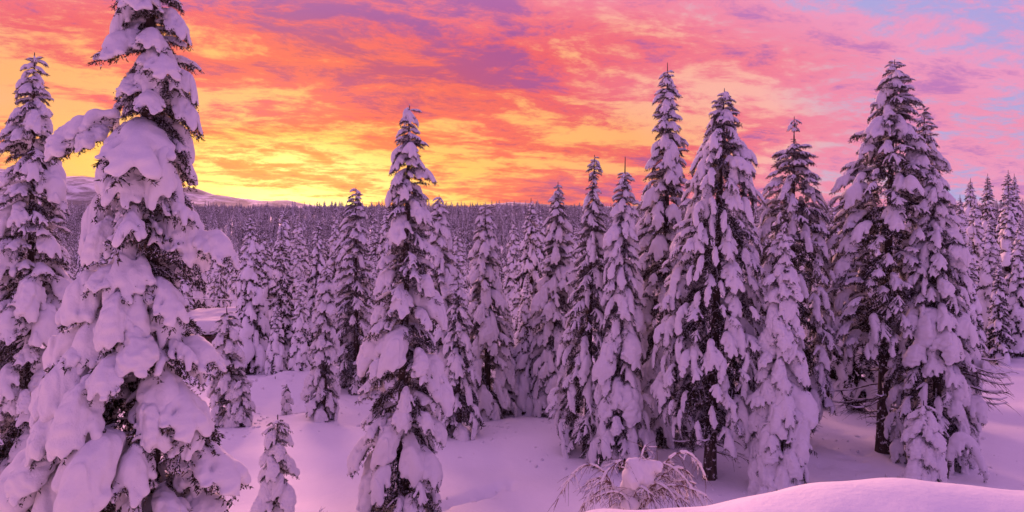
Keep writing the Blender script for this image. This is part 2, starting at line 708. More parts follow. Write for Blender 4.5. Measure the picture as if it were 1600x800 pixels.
def wav(x, y, wl):
    s = 0
    for i, (k, a, ph) in enumerate(_W):
        kk = 2 * math.pi / wl * k
        s = s + np.sin(kk * (x * math.cos(a) * 0.7 + y * math.sin(a)) + ph)
    return s / math.sqrt(len(_W))


# low mounds over buried shrubs, snow collars round trunks, and dents of old tracks: x, y, radius, height
MOUNDS = [(-12.6, 40.5, 0.7, 0.35), (-11.3, 40.8, 0.9, 0.35), (-10.2, 41.5, 0.7, 0.25), (-13.6, 39.5, 0.8, 0.25), (-12.2, 34.2, 0.6, 0.25),
          (-9.0, 32.0, 1.6, 0.25), (-6.0, 18.2, 0.7, 0.25), (-5.1, 18.6, 0.7, 0.28), (13.3, 23.3, 0.8, 0.35), (3.6, 14.2, 0.5, 0.22)]
_rm = np.random.default_rng(21)
for _k in range(26):
    _t = _k / 25
    MOUNDS.append((2.6 + 1.2 * _t + _rm.normal() * 0.28, 24.2 - 2.4 * _t + _rm.normal() * 0.25, 0.19, -0.17))
for _k in range(30):
    _t = _k / 29
    MOUNDS.append((-2.3 + 2.2 * _t + _rm.normal() * 0.15, 22.0 + 1.6 * _t + _rm.normal() * 0.2, 0.18, -0.13))
for _k in range(24):
    MOUNDS.append((_rm.uniform(9, 14), _rm.uniform(24, 30), 0.22, -0.12))


def gz(x, y):
    x = np.asarray(x, float)
    y = np.asarray(y, float)
    near = 1 - sstep(300, 900, y)
    # far valley and ridge
    z = -9.0 * sstep(60, 150, y) + 50.0 * sstep(260, 1050, y) - 60 * sstep(1150, 2400, y)
    z = z + (wav(x, y * 0.4, 700) * 6.0 + wav(x, y * 0.5, 210) * 2.2 + 2.5 * np.sin(x / 330 + 1.3)) * sstep(300, 1000, y)
    # undulating snow of the clearing
    z = z + (0.12 * wav(x * 0.6, y * 1.3, 11.0) + 0.055 * wav(x + 31, y * 1.2, 3.3)) * near
    for bx, by, br, bh in MOUNDS:
        z = z + bh * np.exp(-((x - bx) ** 2 + (y - by) ** 2) / (br * br))
    # rise toward the right-hand side
    z = z + 1.2 * sstep(17, 34, x) * sstep(20, 34, y) * (1 - sstep(60, 120, y))
    # bank the photographer stands on
    left = 6.3 * (1 - sstep(-1, 9.5, y))
    yk = [-60, 0, 3, 6.5, 8.5, 10.2, 11.3, 12.1, 15, 18.5, 99]
    zk = [6.35, 6.3, 4.6, 3.0, 3.15, 3.70, 4.02, 3.72, 1.6, 0, 0]
    right = sum(np.interp(y + 0.35 * np.sin(x * 0.8) + d, yk, zk) for d in (-0.6, -0.36, -0.12, 0.12, 0.36, 0.6)) / 6
    right = right + (0.05 * wav(x, y, 2.6) + 0.016 * wav(x, y, 0.9) - 0.07 * np.maximum(4.5 - x, 0) - 0.03 * np.maximum(x - 6.5, 0)) * sstep(4, 9, y) * (1 - sstep(13, 18, y))
    m = sstep(-4.0, 1.6, x)
    z = z + left * (1 - m) + right * m
    return z


def g1(x, y):
    return float(gz(np.array([x]), np.array([y]))[0])


def build_ground():
    ys = np.concatenate([np.linspace(-45, 4, 18), np.linspace(4.4, 60, 300), 60 * np.geomspace(1.02, 200, 150)])
    us = np.linspace(-1, 1, 561)
    us = np.sign(us) * np.abs(us) ** 1.6
    X = np.outer(28 + 1.15 * (np.maximum(ys, -20) + 24), us)
    Yg = np.repeat(ys[:, None], len(us), 1)
    Z = gz(X, Yg)
    V = np.stack([X, Yg, Z], -1).reshape(-1, 3)
    ny, nx = X.shape
    i, j = np.meshgrid(np.arange(ny - 1), np.arange(nx - 1), indexing='ij')
    F = np.stack([i * nx + j, i * nx + j + 1, (i + 1) * nx + j + 1, (i + 1) * nx + j], -1).reshape(-1, 4)
    o = link('snow_ground', mesh_np('snow_ground', V, [F], ['snow_field']))
    tag(o, kind='structure')


build_ground()


def build_mountains():
    # a long snowy range far behind, highest on the left
    ctrl = [(-1100, 262), (-300, 262), (-60, 258), (0, 262), (80, 273), (150, 276), (230, 300), (265, 294), (300, 292), (330, 303), (375, 309),
            (425, 314), (450, 312), (480, 318), (505, 322), (560, 322), (640, 327), (700, 326), (760, 320), (795, 315), (840, 318),
            (900, 322), (1000, 322), (1200, 323), (1600, 322), (2600, 318)]
    cx = np.array([c[0] for c in ctrl], float)
    cy = np.array([c[1] for c in ctrl], float)
    px = np.linspace(-1000, 2600, 420)
    top = np.interp(px, cx, cy)
    rng = np.random.default_rng(3)
    top = top + 0.9 * np.convolve(rng.normal(size=len(px)), np.ones(3) / 3, 'same')
    Y0 = 6500.0
    D = np.linspace(-1, 1, 40)
    X, Yg, Z = [], [], []
    for d in D:
        yy = Y0 + d * 1900
        crest = CAMZ + (HZ - top) / FPX * Y0
        prof = max(0.0, 1 - abs(d) ** 1.25)
        xx = (px - 800) / FPX * Y0
        zz = -40 + (crest + 40) * prof * (1 if abs(d) < 0.05 else 1)
        zz = zz + (1 - prof) * prof * 4 * 26 * wav(xx * 0.9 + d * 300, np.full_like(xx, yy), 900)
        X.append(xx)
        Yg.append(np.full_like(xx, yy))
        Z.append(zz)
    X, Yg, Z = np.array(X), np.array(Yg), np.array(Z)
    V = np.stack([X, Yg, Z], -1).reshape(-1, 3)
    ny, nx = X.shape
    i, j = np.meshgrid(np.arange(ny - 1), np.arange(nx - 1), indexing='ij')
    F = np.stack([i * nx + j, i * nx + j + 1, (i + 1) * nx + j + 1, (i + 1) * nx + j], -1).reshape(-1, 4)
    o = link('mountain_range', mesh_np('mountain_range', V, [F], ['mountain_snow']))
    tag(o, kind='structure')


build_mountains()


# ------------------------------------------------------------------ trees
def wx(px, Y):
    return (px - 800.0) / FPX * Y


def wz(py, Y):
    return CAMZ + (HZ - py) / FPX * Y


def trunk_mesh(H, r0, lean, rng, sides=9):
    n = 14
    s = np.linspace(0, 1, n)
    P = np.zeros((n, 3))
    P[:, 0] = lean[0] * s ** 1.3 + 0.03 * np.sin(s * 7 + rng.uniform(0, 6)) * (1 - s)
    P[:, 1] = lean[1] * s ** 1.3
    P[:, 2] = -0.6 + (H + 0.6) * s
    rad = r0 * (1 - s) ** 0.85 * (1 + 0.45 * np.exp(-s * 18)) + 0.012
    V, F = tube(P, rad, sides)
    return mesh_np('trunk', V, [F], ['bark'])


def weights_pick(rng, w):
    ks = list(w)
    p = np.array([w[k] for k in ks], float)
    return ks[int(rng.choice(len(ks), p=p / p.sum()))]


def bough_matrix(h, phi, pitch, roll, s, axispt, zsq=1.0):
    return (Matrix.Translation((axispt[0], axispt[1], h)) @ Matrix.Rotation(phi, 4, 'Z') @ Matrix.Rotation(pitch, 4, 'Y')
            @ Matrix.Rotation(roll, 4, 'X') @ Matrix.Diagonal((s, s, s * zsq, 1)))


def place_bough(root, rng, st, M, snow=True, var=None):
    lst = BOUGH[st]
    nm, sm = lst[int(rng.integers(len(lst))) if var is None else var % len(lst)]
    b = link('bough', nm, root, M)
    if snow:
        link('snow_clump', sm, b)
    return b


def layout(rng, H, prof, hb, ht, c, styles, pitch, lean, zsq=1.0, smax=9.0, gap=0.0, top=None):
    """yields (style, matrix, snow) for a tree whose crown runs from hb to ht; prof: heights ascending with (h, left, right)"""
    hs = np.array([p[0] for p in prof])
    ls = np.array([p[1] for p in prof])
    rs = np.array([p[2] for p in prof])
    h = ht
    phi = rng.uniform(0, 6.28)
    out = []
    while h > hb:
        l, r = np.interp(h, hs, ls), np.interp(h, hs, rs)
        phi += 2.39996 + rng.uniform(-0.35, 0.35)
        rad = l + (r - l) * (1 + math.cos(phi)) / 2
        rad = max(rad * rng.uniform(0.86, 1.16), 0.08)
        f = (h - hb) / max(ht - hb, 0.1)
        st = weights_pick(rng, styles)
        if top is not None and f > top[0]:
            st = weights_pick(rng, top[1])
        elif f > 0.88 and st in ('dome', 'finger'):
            st = ('flat', 'pillow', 'sparse')[int(rng.integers(3))]
        jit = 9 + 14 * max(0.0, f - 0.5) * 2
        pt = R(pitch[0] + (pitch[1] - pitch[0]) * (1 - f)) + R(rng.uniform(-jit, jit * 1.3))
        eff = {'pillow': 0.92, 'dome': 0.86, 'finger': 0.84, 'flat': 1.0, 'sparse': 0.95}[st]
        full = rad / eff / max(0.5, math.cos(pt) + 0.05)
        s = min(full, smax * rng.uniform(0.5, 1.25))
        off = max(0.0, full - s) * eff * math.cos(pt)
        st_h = h + s * 0.18
        ax = (lean[0] * (min(st_h, H) / H) ** 1.3, lean[1] * (min(st_h, H) / H) ** 1.3)
        ax = (ax[0] + off * math.cos(phi), ax[1] + off * math.sin(phi))
        M = bough_matrix(st_h, phi + R(rng.uniform(-14, 14)), pt, R(rng.uniform(-12, 12)), s, ax, zsq * rng.uniform(0.9, 1.15))
        out.append((st, M, rng.random() > gap))
        h -= max(c * s * s / max(0.5 * (l + r), 0.1) * rng.uniform(0.75, 1.25), 0.03)
    return out


def hero(label, px, Y, top, prof, styles, pxt=None, cb=None, c=0.11, pitch=(-8, 22), seed=1, name='fir_tree', r0=0.16,
         zsq=1.0, tip=0.16, gap=0.0, group=None, smax=0.95, inner=0.17, head=None):
    rng = np.random.default_rng(seed)
    x = wx(px, Y)
    g = g1(x, Y)
    mp = Y / FPX
    H = wz(top, Y) - g
    lean = ((0 if pxt is None else (pxt - px) * mp), 0.0)
    root = empty(name, (x, Y, g))
    tag(root, label, 'tree', group)
    link('trunk', trunk_mesh(H, r0, lean, rng), root)
    pr = sorted([(wz(py, Y) - g, a * mp, b * mp) for py, a, b in prof])
    hb = 0.15 if cb is None else max(0.15, wz(cb, Y) - g)
    for st, M, sn in layout(rng, H, pr, hb, H - tip, c, styles, pitch, lean, zsq, smax=smax, gap=gap, top=head):
        place_bough(root, rng, st, M, sn)
    # unladen dark boughs close to the trunk
    pin = [(h, a * 0.74, b * 0.74) for h, a, b in pr]
    for st, M, sn in layout(rng, H, pin, hb, H * 0.93, inner, dict(flat=0.5, sparse=0.5), pitch, lean, 1.0):
        place_bough(root, rng, st, M, False)
    return root, H, lean, rng


P1 = dict(pillow=0.45, dome=0.30, flat=0.15, finger=0.10)
P2 = dict(finger=0.55, pillow=0.2, flat=0.10, sparse=0.15)
P3 = dict(flat=0.30, sparse=0.35, pillow=0.2, finger=0.15)
P4 = dict(sparse=0.50, finger=0.28, flat=0.15, pillow=0.07)

HERO = [
    # left tree behind the foreground giant
    dict(label='tall snowy fir with pointed top at the left edge of the picture', px=44, pxt=54, Y=21, top=82,
         prof=[(82, 7, 7), (130, 20, 20), (200, 36, 30), (240, 48, 38), (330, 52, 52), (450, 66, 64), (620, 84, 78), (800, 95, 90)],
         styles=dict(pillow=0.35, flat=0.25, sparse=0.2, dome=0.2), seed=11, c=0.12),
    dict(label='big solitary fir in the centre with thick snow pillows and a dark ragged top', px=628, pxt=640, Y=21.3, top=163,
         prof=[(163, 10, 10), (182, 19, 17), (205, 15, 14), (235, 26, 36), (255, 22, 24), (285, 38, 40), (310, 28, 32), (340, 40, 44), (400, 42, 45), (500, 60, 60), (600, 67, 66),
               (700, 78, 68), (800, 82, 72)],
         styles=dict(pillow=0.40, dome=0.22, flat=0.2, sparse=0.18), seed=12, c=0.135, r0=0.2, smax=1.15, head=(0.60, dict(sparse=0.25, pillow=0.5, flat=0.25))),
    dict(label='slender dark topped fir just left of the big solitary fir', px=556, Y=38, top=292,
         prof=[(292, 6, 6), (330, 18, 18), (380, 22, 22), (480, 34, 34), (620, 44, 44)], styles=P3, seed=13, c=0.15),
    dict(label='narrow fir half hidden behind the right side of the big solitary fir', px=690, pxt=686, Y=30, top=304,
         prof=[(304, 5, 5), (360, 18, 16), (420, 24, 24), (520, 32, 34), (680, 40, 40)], styles=P1, seed=14, c=0.14),
    dict(label='snow packed small fir standing alone in the pink clearing', px=505, pxt=511, Y=31.5, top=412,
         prof=[(412, 6, 6), (450, 14, 14), (520, 22, 20), (590, 28, 24), (640, 34, 32), (660, 36, 34)],
         styles=dict(pillow=0.5, dome=0.2, finger=0.2, flat=0.1), seed=15, c=0.14),
    dict(label='young fir with a round snowball on its tip beside the foreground giant', px=362, pxt=354, Y=31, top=478,
         prof=[(478, 5, 5), (500, 16, 16), (530, 28, 18), (580, 34, 28), (650, 34, 30)], styles=P1, seed=16, c=0.15, tip=0.5),
    dict(label='conical fir with round snow cap right of the big solitary fir', px=762, pxt=758, Y=33, top=322,
         prof=[(322, 8, 8), (360, 18, 18), (420, 27, 27), (500, 38, 36), (600, 52, 50), (670, 56, 54)], styles=P1, seed=17, c=0.125),
    dict(label='shorter fir hung with long snow fingers in front of the round capped conical fir', px=716, Y=29, top=440,
         prof=[(440, 8, 8), (480, 16, 18), (560, 28, 32), (640, 38, 44), (690, 34, 46)], styles=P2, seed=18, c=0.14),
    dict(label='slim spire topped fir standing alone against the dark hillside', px=868, pxt=872, Y=33, top=284,
         prof=[(284, 4, 4), (320, 13, 12), (380, 22, 22), (450, 30, 32), (560, 44, 44), (640, 46, 46)], styles=P1, seed=19, c=0.13),
    dict(label='thin crooked top conifer with sparse drooping boughs beside the snow packed column fir', px=918, pxt=929, Y=27, top=242,
         prof=[(242, 5, 5), (268, 14, 14), (285, 6, 6), (315, 18, 14), (360, 24, 24), (440, 36, 34), (560, 56, 44), (640, 66, 40), (715, 44, 40)],
         styles=P4, seed=20, c=0.12, smax=0.75, pitch=(-5, 30), name='pine_tree'),
    dict(label='tall snow packed column fir with a bare leader tip rising over the arched shrub', px=970, pxt=977, Y=25.5, top=245,
         prof=[(245, 4, 4), (300, 14, 13), (350, 26, 20), (430, 36, 28), (520, 40, 40), (620, 46, 46), (735, 54, 50)],
         styles=dict(pillow=0.4, dome=0.2, finger=0.35, flat=0.05), seed=21, c=0.115, tip=0.6),
    dict(label='tallest spire fir with tiered thin top behind the column fir', px=1040, pxt=1043, Y=28.5, top=98,
         prof=[(98, 3, 3), (130, 13, 13), (180, 20, 20), (230, 26, 28), (270, 34, 32), (330, 46, 44), (420, 54, 52), (560, 62, 60), (700, 66, 64)],
         styles=dict(pillow=0.35, flat=0.3, dome=0.15, finger=0.1, sparse=0.1), seed=22, c=0.12, r0=0.2, head=(0.55, dict(sparse=0.2, pillow=0.5, flat=0.3)), tip=0.4),
    dict(label='broad drooping conifer with long hanging snow fingers and a bare dark trunk foot', px=1110, pxt=1132, Y=24.4, top=138,
         prof=[(138, 6, 6), (165, 18, 16), (210, 34, 36), (260, 50, 56), (330, 62, 66), (420, 82, 74), (520, 98, 78), (600, 92, 76), (680, 70, 66)],
         cb=665, styles=P2, seed=23, c=0.085, smax=0.78, pitch=(-4, 26), r0=0.2, name='pine_tree'),
    dict(label='wide weeping conifer with a lone tuft on a bare stem at its tip', px=1236, pxt=1241, Y=28, top=182,
         prof=[(222, 6, 6), (240, 26, 26), (290, 46, 40), (350, 56, 54), (430, 76, 66), (520, 92, 70), (620, 72, 62)],
         cb=640, styles=dict(finger=0.5, sparse=0.35, flat=0.1, pillow=0.05), seed=24, c=0.085, smax=0.72, pitch=(-10, 30), tip=1.15, name='pine_tree'),
    dict(label='white snow packed fir column with a square snow block below its tip', px=1215, pxt=1225, Y=23, top=362,
         prof=[(362, 8, 8), (385, 16, 16), (410, 10, 12), (440, 24, 22), (500, 28, 28), (580, 38, 40), (680, 46, 50), (768, 54, 50)],
         styles=dict(pillow=0.5, dome=0.45, flat=0.05), seed=25, c=0.095, inner=0.3),
    dict(label='massive open crowned pine with a visible trunk and bare lower limbs', px=1380, pxt=1398, Y=27, top=93,
         prof=[(93, 8, 8), (130, 22, 22), (180, 38, 34), (230, 58, 44), (300, 78, 60), (400, 90, 70), (500, 84, 70), (580, 60, 60)],
         cb=545, styles=dict(sparse=0.42, pillow=0.28, flat=0.2, finger=0.1), seed=26, c=0.085, smax=0.85, pitch=(-14, 14), r0=0.24, name='pine_tree'),
    dict(label='dark fir whose pointed top shows just right of the massive open crowned pine', px=1447, pxt=1444, Y=31, top=165,
         prof=[(165, 5, 5), (200, 16, 16), (250, 28, 28), (330, 40, 40), (480, 52, 52), (650, 58, 58)], styles=P3, seed=27, c=0.13),
    dict(label='weeping snow draped conifer at the right above the small snow cone sapling', px=1464, pxt=1458, Y=25.9, top=258,
         prof=[(258, 8, 8), (300, 20, 24), (360, 31, 40), (430, 48, 54), (500, 62, 62), (580, 74, 72), (660, 80, 58), (740, 64, 48)],
         styles=dict(finger=0.5, dome=0.15, pillow=0.2, sparse=0.15), seed=28, c=0.09, smax=0.82, pitch=(-6, 28), name='pine_tree'),
    dict(label='small white snow cone sapling at the foot of the weeping snow draped conifer', px=1443, Y=22.4, top=626,
         prof=[(626, 8, 8), (655, 18, 18), (700, 27, 28), (760, 34, 36)], styles=dict(dome=0.85, pillow=0.15), seed=29, c=0.12, inner=0.5, tip=0.2, r0=0.06,
         name='fir_sapling'),
    dict(label='little column of snow blobs, a sapling with a forked bare tip in the clearing', px=428, pxt=434, Y=18.6, top=648,
         prof=[(648, 10, 10), (668, 23, 23), (700, 19, 20), (730, 28, 28), (790, 33, 30), (860, 36, 32)], styles=dict(dome=0.8, pillow=0.2), seed=30,
         c=0.20, tip=0.22, r0=0.05, name='fir_sapling'),
    dict(label='tiny two ball snow sapling in the clearing behind the little column of snow blobs', px=448, Y=33.6, top=600,
         prof=[(600, 5, 5), (618, 9, 9), (640, 11, 11)], styles=dict(dome=0.8, pillow=0.2), seed=31, c=0.3, tip=0.15, r0=0.03, name='fir_sapling'),
    dict(label='stubby half buried shrub fir among the mounds at the back of the clearing', px=430, Y=39.5, top=588,
         prof=[(588, 8, 8), (610, 12, 12)], styles=dict(dome=0.5, sparse=0.5), seed=32, c=0.3, tip=0.15, r0=0.03, name='fir_sapling'),
    dict(label='short snowy fir hugging the foot of the young fir with the round snowball tip', px=378, Y=30.6, top=590,
         prof=[(590, 8, 8), (620, 18, 18), (660, 20, 20)], styles=P1, seed=33, c=0.18, tip=0.2, r0=0.06),
]
HR = {}
for d in HERO:
    HR[d['seed']] = hero(**d)

# trunks of the two pines show bare; add bare limbs under the massive pine
def bare_limbs(root, H, lean, rng, h0, h1, n, L0, L1, az=(0, 6.28), off=0.0):
    for i in range(n):
        h = h0 + (h1 - h0) * (i + rng.random()) / n
        phi = rng.uniform(*az)
        L = rng.uniform(L0, L1)
        acc = Acc()
        s = np.linspace(0, 1, 7)
        P = np.stack([s * L, 0.12 * L * np.sin(s * 3 + i) + 0.03 * np.sin(s * 11 + i), -0.55 * L * s ** 1.4 + 0.40 * L * s ** 3 + 0.05 * L * s], -1)
        V, F = tube(P, np.linspace(0.03, 0.007, 7), 5)
        acc.add(V, F)
        for q in range(13):
            t = rng.uniform(0.25, 0.98)
            b = np.array([np.interp(t, s, P[:, a]) for a in range(3)])
            d = np.array([rng.uniform(0.3, 1), rng.choice([-1, 1]) * rng.uniform(0.4, 1), rng.uniform(-0.5, 0.15)])
            ln = L * rng.uniform(0.15, 0.38)
            pts = b + d * ln * np.linspace(0, 1, 4)[:, None]
            pts[:, 2] -= 0.25 * ln * np.linspace(0, 1, 4) ** 2
            V, F = tube(pts, np.linspace(0.010, 0.003, 4), 3)
            acc.add(V, F)
        M = bough_matrix(h, phi, 0, 0, 1, (lean[0] * (h / H) ** 1.3 + off * math.cos(phi), off * math.sin(phi)))
        o = link('bare_limb', acc.mesh('bare_limb', ['bark']), root, M)
        caps = []
        for k in range(6):
            if rng.random() < 0.75:
                r = 0.022 + 0.012 * rng.random()
                caps.append((*(P[k] + [0, 0, 0.028]), *(P[k + 1] + [0, 0, 0.026]), r, r * 0.85))
        if caps:
            V, Q = sdf_mesh(caps, 0.02, 0.012, rng, 0.004, 20, 0.002)
            link('snow_line', mesh_np('snow_line', V, [Q], ['snow_clump']), o)


rt, H, lean, rng = HR[26]
bare_limbs(rt, H, lean, rng, 1.2, 4.2, 26, 1.0, 2.4)
rt, H, lean, rng = HR[23]
bare_limbs(rt, H, lean, rng, 0.9, 2.2, 9, 0.8, 1.7)
rt, H, lean, rng = HR[24]
bare_limbs(rt, H, lean, rng, 1.0, 2.4, 8, 0.8, 1.6)
# the lone tuft at the tip of the weeping conifer
for k in range(9):
    st = ('flat', 'pillow', 'sparse')[k % 3]
    place_bough(rt, rng, st, bough_matrix(H - 0.12 - 0.055 * k, k * 2.4, R(rng.uniform(-30, 25)), 0, rng.uniform(0.20, 0.30), lean))
rt, H, lean, rng = HR[28]
bare_limbs(rt, H, lean, rng, 2.2, 4.2, 14, 0.8, 1.5, (-0.8, 0.5), 0.8)


# ------------------------------------------------------------------ the foreground giant
def foreground_giant():
    Y, px = 11.0, 226
    rng = np.random.default_rng(5)
    x = wx(px, Y)
    g = g1(x, Y)
    mp = Y / FPX
    H = wz(-330, Y) - g
    root = empty('fir_tree', (x, Y, g))
    tag(root, 'giant foreground fir buried in huge rounded snow pillows, its top cut off by the frame', 'tree')
    lean = (0.12, 0.0)
    link('trunk', trunk_mesh(H, 0.24, lean, rng), root)
    prof = [(-330, 8, 8), (-200, 26, 30), (-100, 38, 46), (0, 46, 60), (60, 44, 62), (130, 44, 80), (185, 40, 80), (215, 60, 76), (300, 64, 76), (360, 96, 90), (430, 100, 92),
            (520, 120, 108), (600, 150, 116), (700, 180, 130), (800, 210, 150), (1100, 240, 200)]
    pr = sorted([(wz(py, Y) - g, a * mp, b * mp) for py, a, b in prof])
    # dark inner boughs, lightly snowed, fill the crown
    inner = [(h, a * 0.84, b * 0.84) for h, a, b in pr]
    for st, M, sn in layout(rng, H, inner, 0.4, H - 0.3, 0.075, dict(flat=0.3, sparse=0.4, pillow=0.3), (-8, 22), lean, 1.0, smax=1.2, gap=0.28):
        place_bough(root, rng, st, M, sn)
    # the named snow pillows: photo centre, width, height, style
    L = [
        (243, 10, 70, 48, 'pillow'), (208, 40, 48, 60, 'pillow'), (282, 45, 50, 60, 'pillow'), (216, 82, 76, 60, 'pillow'), (262, 72, 50, 44, 'pillow'),
        (270, 112, 66, 56, 'pillow'), (228, 136, 62, 44, 'pillow'), (298, 138, 44, 60, 'pillow'), (300, 178, 52, 72, 'pillow'), (262, 168, 50, 40, 'pillow'),
        (196, 160, 34, 46, 'flat'),
        (244, 236, 122, 96, 'pillow'), (204, 262, 78, 120, 'dome'), (272, 266, 74, 116, 'dome'), (236, 282, 70, 84, 'pillow'),
        (140, 352, 70, 128, 'dome'), (196, 376, 50, 124, 'dome'), (245, 345, 70, 60, 'flat'), (330, 366, 84, 108, 'dome'), (285, 330, 44, 44, 'flat'),
        (120, 458, 50, 92, 'dome'), (165, 462, 92, 84, 'dome'), (230, 484, 64, 88, 'dome'), (284, 466, 62, 74, 'pillow'), (205, 425, 60, 40, 'pillow'),
        (110, 545, 104, 96, 'dome'), (88, 600, 84, 112, 'dome'), (150, 588, 92, 92, 'dome'), (196, 622, 84, 112, 'dome'), (134, 650, 74, 90, 'dome'), (278, 640, 70, 80, 'dome'), (318, 664, 66, 70, 'dome'), (258, 530, 66, 72, 'dome'),
        (340, 546, 78, 56, 'pillow'), (300, 540, 44, 50, 'flat'),
        (304, 622, 96, 84, 'pillow'), (362, 640, 50, 60, 'dome'), (222, 702, 104, 122, 'dome'), (58, 738, 132, 160, 'dome'), (168, 784, 84, 84, 'dome'),
        (262, 764, 44, 66, 'dome'), (332, 718, 116, 88, 'pillow'), (306, 770, 80, 60, 'pillow'), (362, 790, 70, 70, 'dome'), (118, 706, 70, 80, 'dome'), (262, 706, 66, 80, 'pillow'), (226, 566, 60, 60, 'pillow'),
        (20, 820, 110, 120, 'dome'), (240, 830, 120, 90, 'dome'), (130, 860, 140, 120, 'dome'),
    ]
    hs = np.array([p[0] for p in pr])
    for i, (cx, cy, w, hh, st) in enumerate(L):
        hc = wz(cy, Y) - g
        off = (cx - px) * mp - lean[0] * (max(hc, 0) / H) ** 1.3
        rl, rr = np.interp(hc, hs, [p[1] for p in pr]), np.interp(hc, hs, [p[2] for p in pr])
        rad = (rl if off < 0 else rr) * 0.98
        sn = max(-0.97, min(0.97, off / (rad * 0.82)))
        phi = -math.pi / 2 + math.asin(sn)
        wm, hm = w * mp, hh * mp
        # silhouettes seen end-on are about 1.0 wide and 0.9 high per unit bough
        bb = np.array([c[:] for c in SNOWBB[st][i % len(SNOWBB[st])]])
        ext = bb[1] - bb[0]
        s = wm * 0.90 / ext[1]
        zs = max(0.65, min(1.6, (hm / ext[2]) / s))
        cpos = rad * 0.80
        o = cpos - 0.58 * s
        zc = hc - 0.5 * (bb[0][2] + bb[1][2]) * s * zs
        ax = (lean[0] * (max(hc, 0) / H) ** 1.3 + o * math.cos(phi), o * math.sin(phi))
        M = bough_matrix(zc, phi, R(rng.uniform(-2, 6)), R(rng.uniform(-8, 8)), s, ax, zs)
        place_bough(root, rng, st, M, True, i)
    # long arm reaching out to the left
    for (cx, cy, w, ph, st) in ((146, 212, 84, 184, 'pillow'), (168, 200, 78, 172, 'pillow'), (136, 226, 66, 208, 'sparse'), (122, 222, 62, 236, 'dome'), (160, 212, 56, 250, 'dome'), (345, 385, 80, -20, 'pillow')):
        hc = wz(cy, Y) - g
        s = w * mp
        phi = R(ph)
        off = (cx - px) * mp
        M = bough_matrix(hc + 0.15 * s, phi, R(4), 0, s, (off - 0.5 * s * math.cos(phi), -0.25 - 0.5 * s * math.sin(phi)), 0.9)
        place_bough(root, rng, st, M, True)


foreground_giant()


# ------------------------------------------------------------------ joined trees for the forest behind
def join_tree(rng, H, Rb, lib, c, styles, sharp=0.85, nsnow='snow_far'):
    prof = [(0.0, Rb, Rb), (0.12 * H, Rb, Rb)]
    for f in np.linspace(0.2, 1, 9):
        prof.append((f * H, Rb * (1 - f) ** sharp * 1.05 + 0.05, Rb * (1 - f) ** sharp * 1.05 + 0.05))
    sa, na = Acc(), Acc()
    for st, M, sn in layout(rng, H, prof, 0.2, H - 0.25, c, styles, (-6, 22), (0, 0)):
        lst = lib[st]
        (SV, SQ), (NV, NQ, NTri) = lst[int(rng.integers(len(lst)))]
        A = np.array(M)
        if sn:
            sa.add(SV @ A[:3, :3].T + A[:3, 3], SQ)
        na.add(NV @ A[:3, :3].T + A[:3, 3], NQ, NTri)
    return (sa.mesh('snow_cover', [nsnow]), na.mesh('needles', ['needles_far'], False), trunk_mesh(H, 0.018 * H, (0, 0), rng, 6))


MID = []
for v, (H, Rb, stl) in enumerate(((10, 1.5, P1), (10, 1.25, P1), (10, 1.6, P2), (10, 1.4, P3), (10, 1.2, P1), (10, 1.75, P1))):
    MID.append((H, join_tree(np.random.default_rng(200 + v), H, Rb, LOW, 0.13, stl)))
FARV = []
for v, (H, Rb, stl) in enumerate(((10, 1.8, P1), (10, 1.4, P3), (10, 1.9, P3))):
    FARV.append((H, join_tree(np.random.default_rng(300 + v), H, Rb, FAR, 0.26, stl)))


def mid_tree(x, y, H, v, rz, label, group=None, lib=MID):
    Hp, (sm, nm, tm) = lib[v % len(lib)]
    s = H / Hp
    root = empty('fir_tree', (x, y, g1(x, y)))
    root.rotation_euler = (0, 0, rz)
    root.scale = (s, s, s)
    tag(root, label, 'tree', group)
    link('trunk', tm, root)
    link('needles', nm, root)
    link('snow_cover', sm, root)
    return root


# photo column, top row, base row, what sets it apart
BEHIND = [
    (392, 330, 585, 'tall fir behind the clearing between the foreground giant and the slender dark topped fir'),
    (432, 466, 590, 'small fir beside the low mounds at the back of the clearing'),
    (470, 420, 592, 'pointed fir at the back edge of the clearing, left of the lone small fir'),
    (545, 432, 606, 'low conical fir in front of the slender dark topped fir'),
    (440, 350, 570, 'thin fir behind the small fir at the back of the clearing'),
    (497, 340, 570, 'straight fir rising directly behind the lone small fir in the clearing'),
    (345, 400, 545, 'fir behind the snowy cabin roof, beside the foreground giant'),
    (824, 428, 640, 'short slim fir left of the slim spire topped fir'),
    (793, 470, 640, 'low fir squeezed between the conical fir and the short slim fir'),
    (668, 430, 640, 'small fir tucked behind the base of the big solitary fir'),
    (610, 400, 610, 'fir showing at the left flank of the big solitary fir'),
    (1000, 330, 640, 'fir filling the gap behind the snow packed column fir'),
    (1084, 330, 650, 'fir behind the gap between the tallest spire and the broad drooping conifer'),
    (1180, 330, 640, 'fir standing behind the broad drooping conifer and the wide weeping conifer'),
    (1300, 330, 640, 'fir behind the wide weeping conifer beside the massive pine'),
    (1340, 300, 640, 'fir with a bare trunk foot seen beneath the limbs of the massive pine'),
    (1500, 304, 570, 'first of the pointed firs right of the weeping snow draped conifer'),
    (1523, 310, 560, 'second pointed fir right of the weeping snow draped conifer'),
    (1547, 335, 575, 'fir with a soft round crown in front of the pointed firs at the right'),
    (1575, 302, 560, 'dark topped tallest fir among the trees at the right edge'),
    (1594, 338, 580, 'snowy fir cut by the right edge of the picture'),
    (1515, 370, 585, 'low snowy fir at the foot of the pointed firs at the right'),
    (1560, 400, 585, 'short fir below the dark topped fir near the right edge'),
    (10, 300, 640, 'fir behind the tall snowy fir at the left edge'),
    (100, 380, 620, 'fir between the left edge fir and the foreground giant'),
]
rng = np.random.default_rng(77)
taken = []
